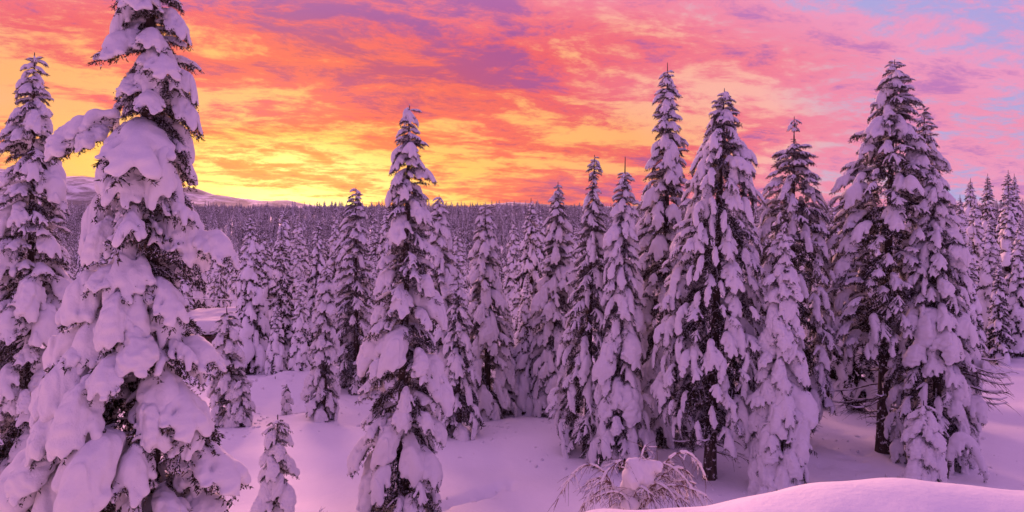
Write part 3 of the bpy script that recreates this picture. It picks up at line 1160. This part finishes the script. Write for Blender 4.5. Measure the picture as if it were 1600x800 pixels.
for i, (px, top, base, lab) in enumerate(BEHIND):
    Y = CAMZ * FPX / (base - HZ)
    x = wx(px, Y)
    H = wz(top, Y) - g1(x, Y)
    mid_tree(x, Y, H, i * 5 + i // 3, rng.uniform(0, 6.28), lab)
    taken.append((x, Y))


SECTORS = [(170, 'between the left edge fir and the foreground giant'), (400, 'around and behind the snowy cabin roof'),
           (545, 'behind the open pink clearing'), (700, 'behind the big solitary fir'), (855, 'around the round capped conical fir'),
           (1000, 'between the spire topped fir and the column fir'), (1180, 'behind the broad drooping conifer'),
           (1310, 'behind the wide weeping conifer'), (1470, 'behind the massive open crowned pine'), (99999, 'at the right edge past the weeping draped conifer')]


def forest():
    """the wood behind: the 270 nearest firs singly, all others as one mass"""
    rng = np.random.default_rng(404)
    pts = []

    def far_enough(x, y, dmin):
        for (a, b) in taken[-900:]:
            if (a - x) ** 2 + (b - y) ** 2 < dmin * dmin:
                return False
        return True
    tries = 0
    while len(pts) < 290 and tries < 40000:
        tries += 1
        Y = 33 + 112 * rng.random() ** 1.5
        u = rng.uniform(-0.78, 0.78)
        x = u * Y
        px = 800 + u * FPX
        ymin = 47 if px < 420 else (43.5 if px < 600 else (37 if px < 860 else (33.5 if px < 1440 else 45)))
        if 290 < px < 400:
            ymin = 56
        if Y < ymin or not far_enough(x, Y, 1.5 + Y * 0.014):
            continue
        taken.append((x, Y))
        pts.append((x, Y))
    pts.sort(key=lambda p: p[1])
    for i, (x, Y) in enumerate(pts):
        H = rng.uniform(7.0, 11.0) * (1.0 if Y > 60 else 0.95) * (1.22 if x / Y > 0.58 else 1.0)
        px = 800 + x / Y * FPX
        where = next(w for lim, w in SECTORS if px < lim)
        size = 'nearer' if Y < 62 else 'small far'
        lab = '%s snowy fir in the wood %s' % (size, where)
        grp = '%s firs of the wood %s' % (size, where)
        mid_tree(x, Y, H, int(rng.integers(6)), rng.uniform(0, 6.28), lab, grp)
    # mass
    P, S, A = [], [], []
    N = 42000
    Y = 150 + 1050 * rng.random(N) ** 0.75
    Xs = rng.uniform(-0.80, 0.80, N) * Y
    keep = rng.random(N) < np.clip(0.25 + 0.9 * (Y / 1200), 0, 1)
    keep &= wav(Xs, Y * 0.6, 170) > rng.normal(size=N) * 0.35 - 0.9
    Y, Xs = Y[keep], Xs[keep]
    Z = gz(Xs, Y)
    V = np.stack([Xs, Y, Z - 0.2], -1)
    me = bpy.data.meshes.new('forest')
    me.vertices.add(len(V))
    me.vertices.foreach_set('co', V.astype(np.float32).ravel())
    for nm, arr in (('size', rng.uniform(0.55, 1.25, len(V)) * np.where(rng.random(len(V)) < 0.10, 1.45, 1.0)), ('turn', rng.uniform(0, 6.28, len(V)))):
        a = me.attributes.new(nm, 'FLOAT', 'POINT')
        a.data.foreach_set('value', arr.astype(np.float32))
    a = me.attributes.new('pick', 'INT', 'POINT')
    a.data.foreach_set('value', rng.integers(0, len(FARV), len(V)).astype(np.int32))
    me.update()
    src = bpy.data.collections.new('forest_source')
    for v, (Hp, (sm, nm, tm)) in enumerate(FARV):
        # one mesh per far variant, three materials
        acc_v, fq, ft = [], [], []
        n0 = 0
        mats = []
        faces, mi = [], []
        for k, mm in enumerate((sm, nm, tm)):
            co = np.zeros(len(mm.vertices) * 3, np.float32)
            mm.vertices.foreach_get('co', co)
            acc_v.append(co.reshape(-1, 3))
            lt = np.zeros(len(mm.polygons), np.int32)
            mm.polygons.foreach_get('loop_total', lt)
            li = np.zeros(len(mm.loops), np.int32)
            mm.loops.foreach_get('vertex_index', li)
            ls = np.concatenate([[0], np.cumsum(lt)[:-1]])
            for kk in (3, 4):
                w = np.where(lt == kk)[0]
                if len(w):
                    faces.append(li[ls[w][:, None] + np.arange(kk)] + n0)
                    mi.append(k)
            n0 += len(mm.vertices)
        m = mesh_np('far_fir', np.concatenate(acc_v), faces, ['snow_far', 'needles_far', 'bark'], True, mi)
        o = bpy.data.objects.new('far_fir', m)
        src.objects.link(o)
    ng = bpy.data.node_groups.new('forest_scatter', 'GeometryNodeTree')
    ng.interface.new_socket('Geometry', in_out='INPUT', socket_type='NodeSocketGeometry')
    ng.interface.new_socket('Geometry', in_out='OUTPUT', socket_type='NodeSocketGeometry')
    n = ng.nodes
    gi, go = n.new('NodeGroupInput'), n.new('NodeGroupOutput')
    ci = n.new('GeometryNodeCollectionInfo')
    ci.inputs['Collection'].default_value = src
    ci.inputs['Separate Children'].default_value = True
    ci.inputs['Reset Children'].default_value = True
    ip = n.new('GeometryNodeInstanceOnPoints')
    ip.inputs['Pick Instance'].default_value = True

    def attr(nm, typ):
        a = n.new('GeometryNodeInputNamedAttribute')
        a.data_type = typ
        a.inputs['Name'].default_value = nm
        return a.outputs['Attribute']
    cx = n.new('ShaderNodeCombineXYZ')
    L = ng.links.new
    L(attr('turn', 'FLOAT'), cx.inputs[2])
    L(gi.outputs[0], ip.inputs['Points'])
    L(ci.outputs[0], ip.inputs['Instance'])
    L(attr('pick', 'INT'), ip.inputs['Instance Index'])
    e2r = n.new('FunctionNodeEulerToRotation')
    L(cx.outputs[0], e2r.inputs[0])
    L(e2r.outputs[0], ip.inputs['Rotation'])
    L(attr('size', 'FLOAT'), ip.inputs['Scale'])
    L(ip.outputs[0], go.inputs[0])
    o = link('forest', me)
    md = o.modifiers.new('scatter', 'NODES')
    md.node_group = ng
    tag(o, 'snow dusted forest of countless firs covering the valley and the far ridge', 'forest', kind='stuff')
    print('forest mass', len(V))


forest()

# ------------------------------------------------------------------ small things
def snow_tube(P, r, rng, h=0.022, skip=0.2, lift=0.02):
    caps = []
    for k in range(len(P) - 1):
        if rng.random() > skip:
            rr = r * rng.uniform(0.8, 1.25)
            caps.append((*(P[k] + [0, 0, lift]), *(P[k + 1] + [0, 0, lift]), rr, rr * rng.uniform(0.75, 1.1)))
    if not caps:
        return None
    V, Q = sdf_mesh(caps, h, r * 0.5, rng, r * 0.22, 16, r * 0.1)
    return mesh_np('snow_load', V, [Q], ['snow_clump'])


def bez(a, b, c, n=14):
    t = np.linspace(0, 1, n)[:, None]
    return (1 - t) ** 2 * a + 2 * t * (1 - t) * b + t * t * c


def arched_bush():
    rng = np.random.default_rng(61)
    Y = 13.6
    x0 = wx(990, Y)
    g = g1(x0, Y)
    root = empty('bush', (x0, Y, g))
    tag(root, 'leafless shrub bent into arches under snow at the edge of the near snow bank', 'shrub')
    mp = Y / FPX

    def pt(px, py, dy=0.0):
        return np.array([wx(px, Y) - x0, dy, wz(py, Y) - g])
    stems = [((985, 830), (1000, 660), (935, 745), 0.0, -0.3), ((985, 830), (930, 640), (868, 800), -0.1, 0.25), ((990, 830), (1010, 650), (1092, 780), 0.0, 0.1),
             ((995, 830), (1040, 650), (1085, 790), 0.1, 0.5), ((985, 830), (1020, 690), (1062, 800), -0.1, -0.4), ((985, 830), (985, 690), (1035, 810), -0.2, -0.5),
             ((985, 830), (1060, 640), (1108, 752), 0.1, 0.3), ((985, 830), (950, 690), (905, 790), 0.0, -0.35), ((990, 830), (1000, 700), (1010, 700), 0, 0.1)]
    for k in range(11):
        side = -1 if k % 3 == 0 else 1
        stems.append(((985 + rng.uniform(-4, 10), 830), (1005 + side * rng.uniform(5, 60), rng.uniform(690, 735)),
                      (1000 + side * rng.uniform(35, 100), rng.uniform(755, 805)), rng.uniform(-0.2, 0.3), rng.uniform(-0.6, 0.6)))
    for (a, b, c, da, dc) in stems:
        P = bez(pt(*a), pt(*b, da), pt(*c, dc))
        acc = Acc()
        V, F = tube(P, np.linspace(0.016, 0.005, len(P)), 6)
        acc.add(V, F)
        o = link('stem', acc.mesh('stem', ['twig_bark']), root)
        tw = Acc()
        fine = []
        for q in range(46):
            t = rng.uniform(0.3, 1.0)
            k = t * (len(P) - 1)
            p = P[int(k)] + (P[min(int(k) + 1, len(P) - 1)] - P[int(k)]) * (k % 1)
            d = P[min(int(k) + 1, len(P) - 1)] - P[max(int(k) - 1, 0)]
            d = d / (np.linalg.norm(d) + 1e-9)
            d = d * 0.5 + np.array([rng.normal() * 0.45, rng.normal() * 0.6, rng.uniform(-1.0, 0.1)])
            d /= np.linalg.norm(d)
            ln = rng.uniform(0.10, 0.38)
            ss = np.linspace(0, 1, 5)[:, None]
            pts = p + d * ln * ss
            pts[:, 2] -= 0.25 * ln * ss[:, 0] ** 2
            V, F = tube(pts, np.linspace(0.0055, 0.0022, 5), 3)
            tw.add(V, F)
            if rng.random() < 0.5:
                fine.append(pts)
        tws = link('twigs', tw.mesh('twigs', ['twig_bark']), root)
        m = snow_tube(P, 0.019, rng, 0.011, 0.3, 0.018)
        if m:
            tag(link('snow_load', m, o), kind='stuff')
        caps = []
        for pts in fine:
            r = rng.uniform(0.007, 0.013)
            caps.append((*(pts[1] + [0, 0, 0.008]), *(pts[3] + [0, 0, 0.006]), r, r * 0.7))
        if caps:
            V, Q = sdf_mesh(caps, 0.009, 0.006, rng, 0.002, 30, 0.001)
            tag(link('twig_frost', mesh_np('twig_frost', V, [Q], ['snow_clump']), tws), kind='stuff')
    caps = []
    for (px, py, r) in ((990, 745, 17), (1000, 735, 16), (1014, 728, 13), (1026, 724, 11), (985, 765, 14), (990, 725, 10), (1008, 750, 11), (982, 785, 13), (988, 808, 20),
                        (1003, 812, 18), (970, 800, 12)):
        a = pt(px, py, rng.uniform(-0.1, 0.1))
        caps.append((*a, *(a + [0.03, 0, 0.02]), r * mp, r * mp * 0.8))
    V, Q = sdf_mesh(caps, 0.018, 0.03, rng, 0.03, 9, 0.012)
    link('snow_cap', mesh_np('snow_cap', V, [Q], ['snow_clump']), root)


arched_bush()


def twiggy_bush():
    rng = np.random.default_rng(62)
    Y = 18.4
    x0 = wx(470, Y)
    g = g1(x0, Y)
    root = empty('bush', (x0, Y, g))
    tag(root, 'bare twiggy bush poking from the snow left of the big solitary fir', 'shrub')
    for k in range(13):
        L = rng.uniform(0.5, 1.25)
        a = rng.uniform(-0.5, 0.7) if k < 9 else rng.uniform(-2.6, -1.9)
        el = rng.uniform(0.35, 1.0)
        s_ = np.linspace(0, 1, 8)
        d = np.array([math.cos(a) * math.cos(el), math.sin(a) * 0.5 * math.cos(el), math.sin(el)])
        P = d * L * s_[:, None] + np.stack([0 * s_, 0.05 * np.sin(s_ * 5 + k), -0.18 * L * s_ ** 2], -1)
        P[:, 2] -= 0.05
        acc = Acc()
        V, F = tube(P, np.linspace(0.012, 0.004, 8), 5)
        acc.add(V, F)
        for q in range(8):
            t = rng.uniform(0.3, 1)
            p = np.array([np.interp(t, s_, P[:, i]) for i in range(3)])
            dd = d + rng.normal(size=3) * 0.55
            dd /= np.linalg.norm(dd)
            pts = p + dd * rng.uniform(0.08, 0.26) * np.linspace(0, 1, 4)[:, None]
            V, F = tube(pts, np.linspace(0.005, 0.002, 4), 3)
            acc.add(V, F)
        o = link('stem', acc.mesh('stem', ['twig_bark']), root)
        m = snow_tube(P, 0.016, rng, 0.011, 0.45, 0.014)
        if m:
            tag(link('snow_load', m, o), kind='stuff')
    caps = [(dx, dy, 0.02, dx + 0.05, dy, 0.06, r, r) for dx, dy, r in ((0, 0, 0.22), (0.3, -0.1, 0.16), (-0.25, -0.1, 0.18), (0.55, 0.05, 0.12), (0.1, -0.3, 0.2))]
    V, Q = sdf_mesh(caps, 0.03, 0.06, rng, 0.03, 8, 0.01)
    link('snow_cap', mesh_np('snow_cap', V, [Q], ['snow_clump']), root)


twiggy_bush()


def bent_sapling():
    rng = np.random.default_rng(63)
    Y = 24.2
    x0 = wx(1478, Y)
    g = g1(x0, Y)
    root = empty('fir_sapling', (x0, Y, g))
    tag(root, 'bent over sapling arched to the ground under snow beside the snow cone sapling', 'tree')

    def pt(px, py, dy=0.0):
        return np.array([wx(px, Y) - x0, dy, wz(py, Y) - g])
    P = bez(pt(1478, 762), pt(1490, 618), pt(1531, 738, -0.3), 12)
    V, F = tube(P, np.linspace(0.05, 0.012, 12), 6)
    link('trunk', mesh_np('trunk', V, [F], ['bark']), root)
    twigs = []
    for k in range(14):
        t = 0.25 + 0.75 * k / 13
        b = np.array([np.interp(t, np.linspace(0, 1, 12), P[:, i]) for i in range(3)])
        d = np.array([rng.normal() * 0.25, rng.choice([-1, 1]) * rng.uniform(0.2, 0.6), -0.9])
        ln = rng.uniform(0.25, 0.75)
        twigs.append(b + d / np.linalg.norm(d) * ln * np.linspace(0, 1, 5)[:, None])
    na = bough_needles(rng, P, twigs, 0.8)
    link('bough', na.mesh('bough_needles', ['needles'], False), root)
    caps = []
    for k in range(2, 11):
        r = 0.13 * rng.uniform(0.85, 1.2)
        caps.append((*(P[k] + [0, 0, 0.08]), *(P[k + 1] + [0, 0, 0.06]), r, r * 0.8))
    for tw in twigs:
        if rng.random() < 0.75:
            r = rng.uniform(0.06, 0.10)
            caps.append((*(tw[0] + [0, -0.04, 0.04]), *(tw[-2] + [0, -0.04, 0]), r, r * 0.5))
    V, Q = sdf_mesh(caps, 0.026, 0.03, rng, 0.014, 10, 0.006)
    link('snow_clump', mesh_np('snow_clump', V, [Q], ['snow_clump']), root)


bent_sapling()


def box_arrays(x0, x1, y0, y1, z0, z1):
    V = [(x, y, z) for x in (x0, x1) for y in (y0, y1) for z in (z0, z1)]
    F = [(0, 1, 3, 2), (4, 6, 7, 5), (0, 4, 5, 1), (2, 3, 7, 6), (0, 2, 6, 4), (1, 5, 7, 3)]
    return np.array(V, float), np.array(F)


def cabin():
    rng = np.random.default_rng(64)
    Y = 45.0
    x0 = wx(334, Y)
    g = g1(x0, Y)
    root = empty('cabin', (x0, Y, g))
    tag(root, 'small wooden cabin with thick snow on its low roof behind the giant fir', 'cabin')
    W, D, Hw = 2.0, 2.6, 1.9
    for side, (dx, dy) in enumerate(((0, 0), (0, D), (-W, D / 2), (W, D / 2))):
        for k in range(9):
            z = -0.15 + k * 0.235
            if side < 2:
                a, b = (-W - 0.15, dy, z), (W + 0.15, dy, z)
            else:
                a, b = (dx, -0.15, z + 0.117), (dx, D + 0.15, z + 0.117)
            V, F = tube(np.linspace(a, b, 3), [0.12] * 3, 8)
            link('log', mesh_np('log', V, [F], ['log_wall']), root)
    roof = Acc()
    for sg in (-1, 1):
        V, F = box_arrays(-W - 0.4, W + 0.4, -0.4, D + 0.4, 0, 0.1)
        break
    V[:, 2] += Hw + 0.12 + (V[:, 1] + 0.4) * 0.20
    link('roof', mesh_np('roof', V, [F], ['log_wall'], False), root)
    caps = []
    for j in range(12):
        y = -0.25 + j * (D + 0.5) / 11
        zz = Hw + 0.40 + (y + 0.4) * 0.20
        caps.append((-W - 0.15, y, zz, W + 0.15, y, zz + 0.04, 0.34, 0.32))
    V, Q = sdf_mesh(caps, 0.08, 0.10, rng, 0.05, 2.2, 0.02)
    link('roof_snow', mesh_np('roof_snow', V, [Q], ['snow_clump']), root)
    V, F = box_arrays(-0.45, 0.45, -0.20, -0.14, -0.1, 1.7)
    dr = link('door', mesh_np('door', V, [F], ['bark'], False), root)
    V, F = tube(np.array([(0.3, -0.25, 0.8), (0.3, -0.25, 0.95)]), [0.02, 0.02], 6)
    link('handle', mesh_np('handle', V, [F], ['bark']), dr)


cabin()


def wires():
    Y = 46.5
    ends = [(232, 380), (604, 395)]
    posts = []
    for k, px in enumerate((225, 612)):
        x = wx(px, Y)
        g = g1(x, Y)
        V, F = tube(np.array([(0, 0, -0.5), (0, 0, 2.5), (0, 0, 5.2)]), [0.11, 0.10, 0.085], 10)
        o = link('wire_post', mesh_np('wire_post', V, [F], ['bark']))
        o.location = (x, Y, g)
        tag(o, ('wooden wire post hidden behind the foreground giant', 'wooden wire post hidden behind the big solitary fir')[k], 'post')
        posts.append((x, g))
    for k, (z0, z1, sag, lab) in enumerate(((4.35, 4.35, 0.45, 'upper snow coated overhead wire crossing behind the clearing'),
                                            (2.5, 2.5, 0.35, 'lower snow coated overhead wire passing beside the cabin roof'))):
        t = np.linspace(0, 1, 30)
        P = np.stack([posts[0][0] + (posts[1][0] - posts[0][0]) * t, np.full(30, Y - 0.1), posts[0][1] * (1 - t) + posts[1][1] * t + z0 - sag * 4 * t * (1 - t)], -1)
        V, F = tube(P - P[15], [0.018] * 30, 6)
        o = link('overhead_wire', mesh_np('overhead_wire', V, [F], ['bark']))
        o.location = P[15]
        tag(o, lab, 'wire')
        V, F = tube(P - P[15] + [0, 0, 0.03], [0.034] * 30, 6)
        link('snow_coat', mesh_np('snow_coat', V, [F], ['snow_clump']), o)


wires()

def snow_clods():
    """lumps that dropped from the boughs and lie round the trees"""
    rng = np.random.default_rng(71)
    base = []
    for k in range(4):
        caps = [(*rng.normal(size=3) * 0.35, *rng.normal(size=3) * 0.35, 0.6, 0.45) for _ in range(3)]
        base.append(sdf_mesh(caps, 0.28, 0.15, rng, 0.12, 3, 0.05))
    acc = Acc()
    spots = [(wx(d['px'], d['Y']), d['Y'], 0.5 + d['prof'][-1][1] * d['Y'] / FPX) for d in HERO]
    for k in range(620):
        x, y, r = spots[int(rng.integers(len(spots)))]
        a, q = rng.uniform(0, 6.28), r * rng.uniform(0.7, 1.9)
        x, y = x + q * math.cos(a), y + q * math.sin(a)
        sz = 0.022 + 0.075 * rng.random() ** 2.5
        V, Q = base[int(rng.integers(4))]
        c, s_ = math.cos(a), math.sin(a)
        W = V @ np.array([[c, s_, 0], [-s_, c, 0], [0, 0, 0.8]]) * sz
        acc.add(W + [x, y, g1(x, y) + sz * 0.15], Q)
    o = link('fallen_snow', acc.mesh('fallen_snow', ['snow_clump']))
    tag(o, 'lumps of snow fallen from the boughs onto the snow round the trees', 'snow lumps', kind='stuff')


snow_clods()

# ------------------------------------------------------------------ haze
HAZE = True
if HAZE:
    g, out = new_mat('haze_air')
    pv = g.node('ShaderNodeVolumePrincipled')
    pv.inputs['Color'].default_value = (0.86, 0.86, 0.96, 1)
    pv.inputs['Density'].default_value = 0.00002
    pv.inputs['Anisotropy'].default_value = 0.2
    g.t.links.new(pv.outputs[0], out.inputs['Volume'])
    x0, x1, y0, y1, z0, z1 = -9500, 9500, -60, 9000, -140, 700
    V = [(x, y, z) for x in (x0, x1) for y in (y0, y1) for z in (z0, z1)]
    F = [(0, 1, 3, 2), (4, 6, 7, 5), (0, 4, 5, 1), (2, 3, 7, 6), (0, 2, 6, 4), (1, 5, 7, 3)]
    o = link('haze', mesh_np('haze', V, [np.array(F)], ['haze_air'], False))
    tag(o, kind='stuff')
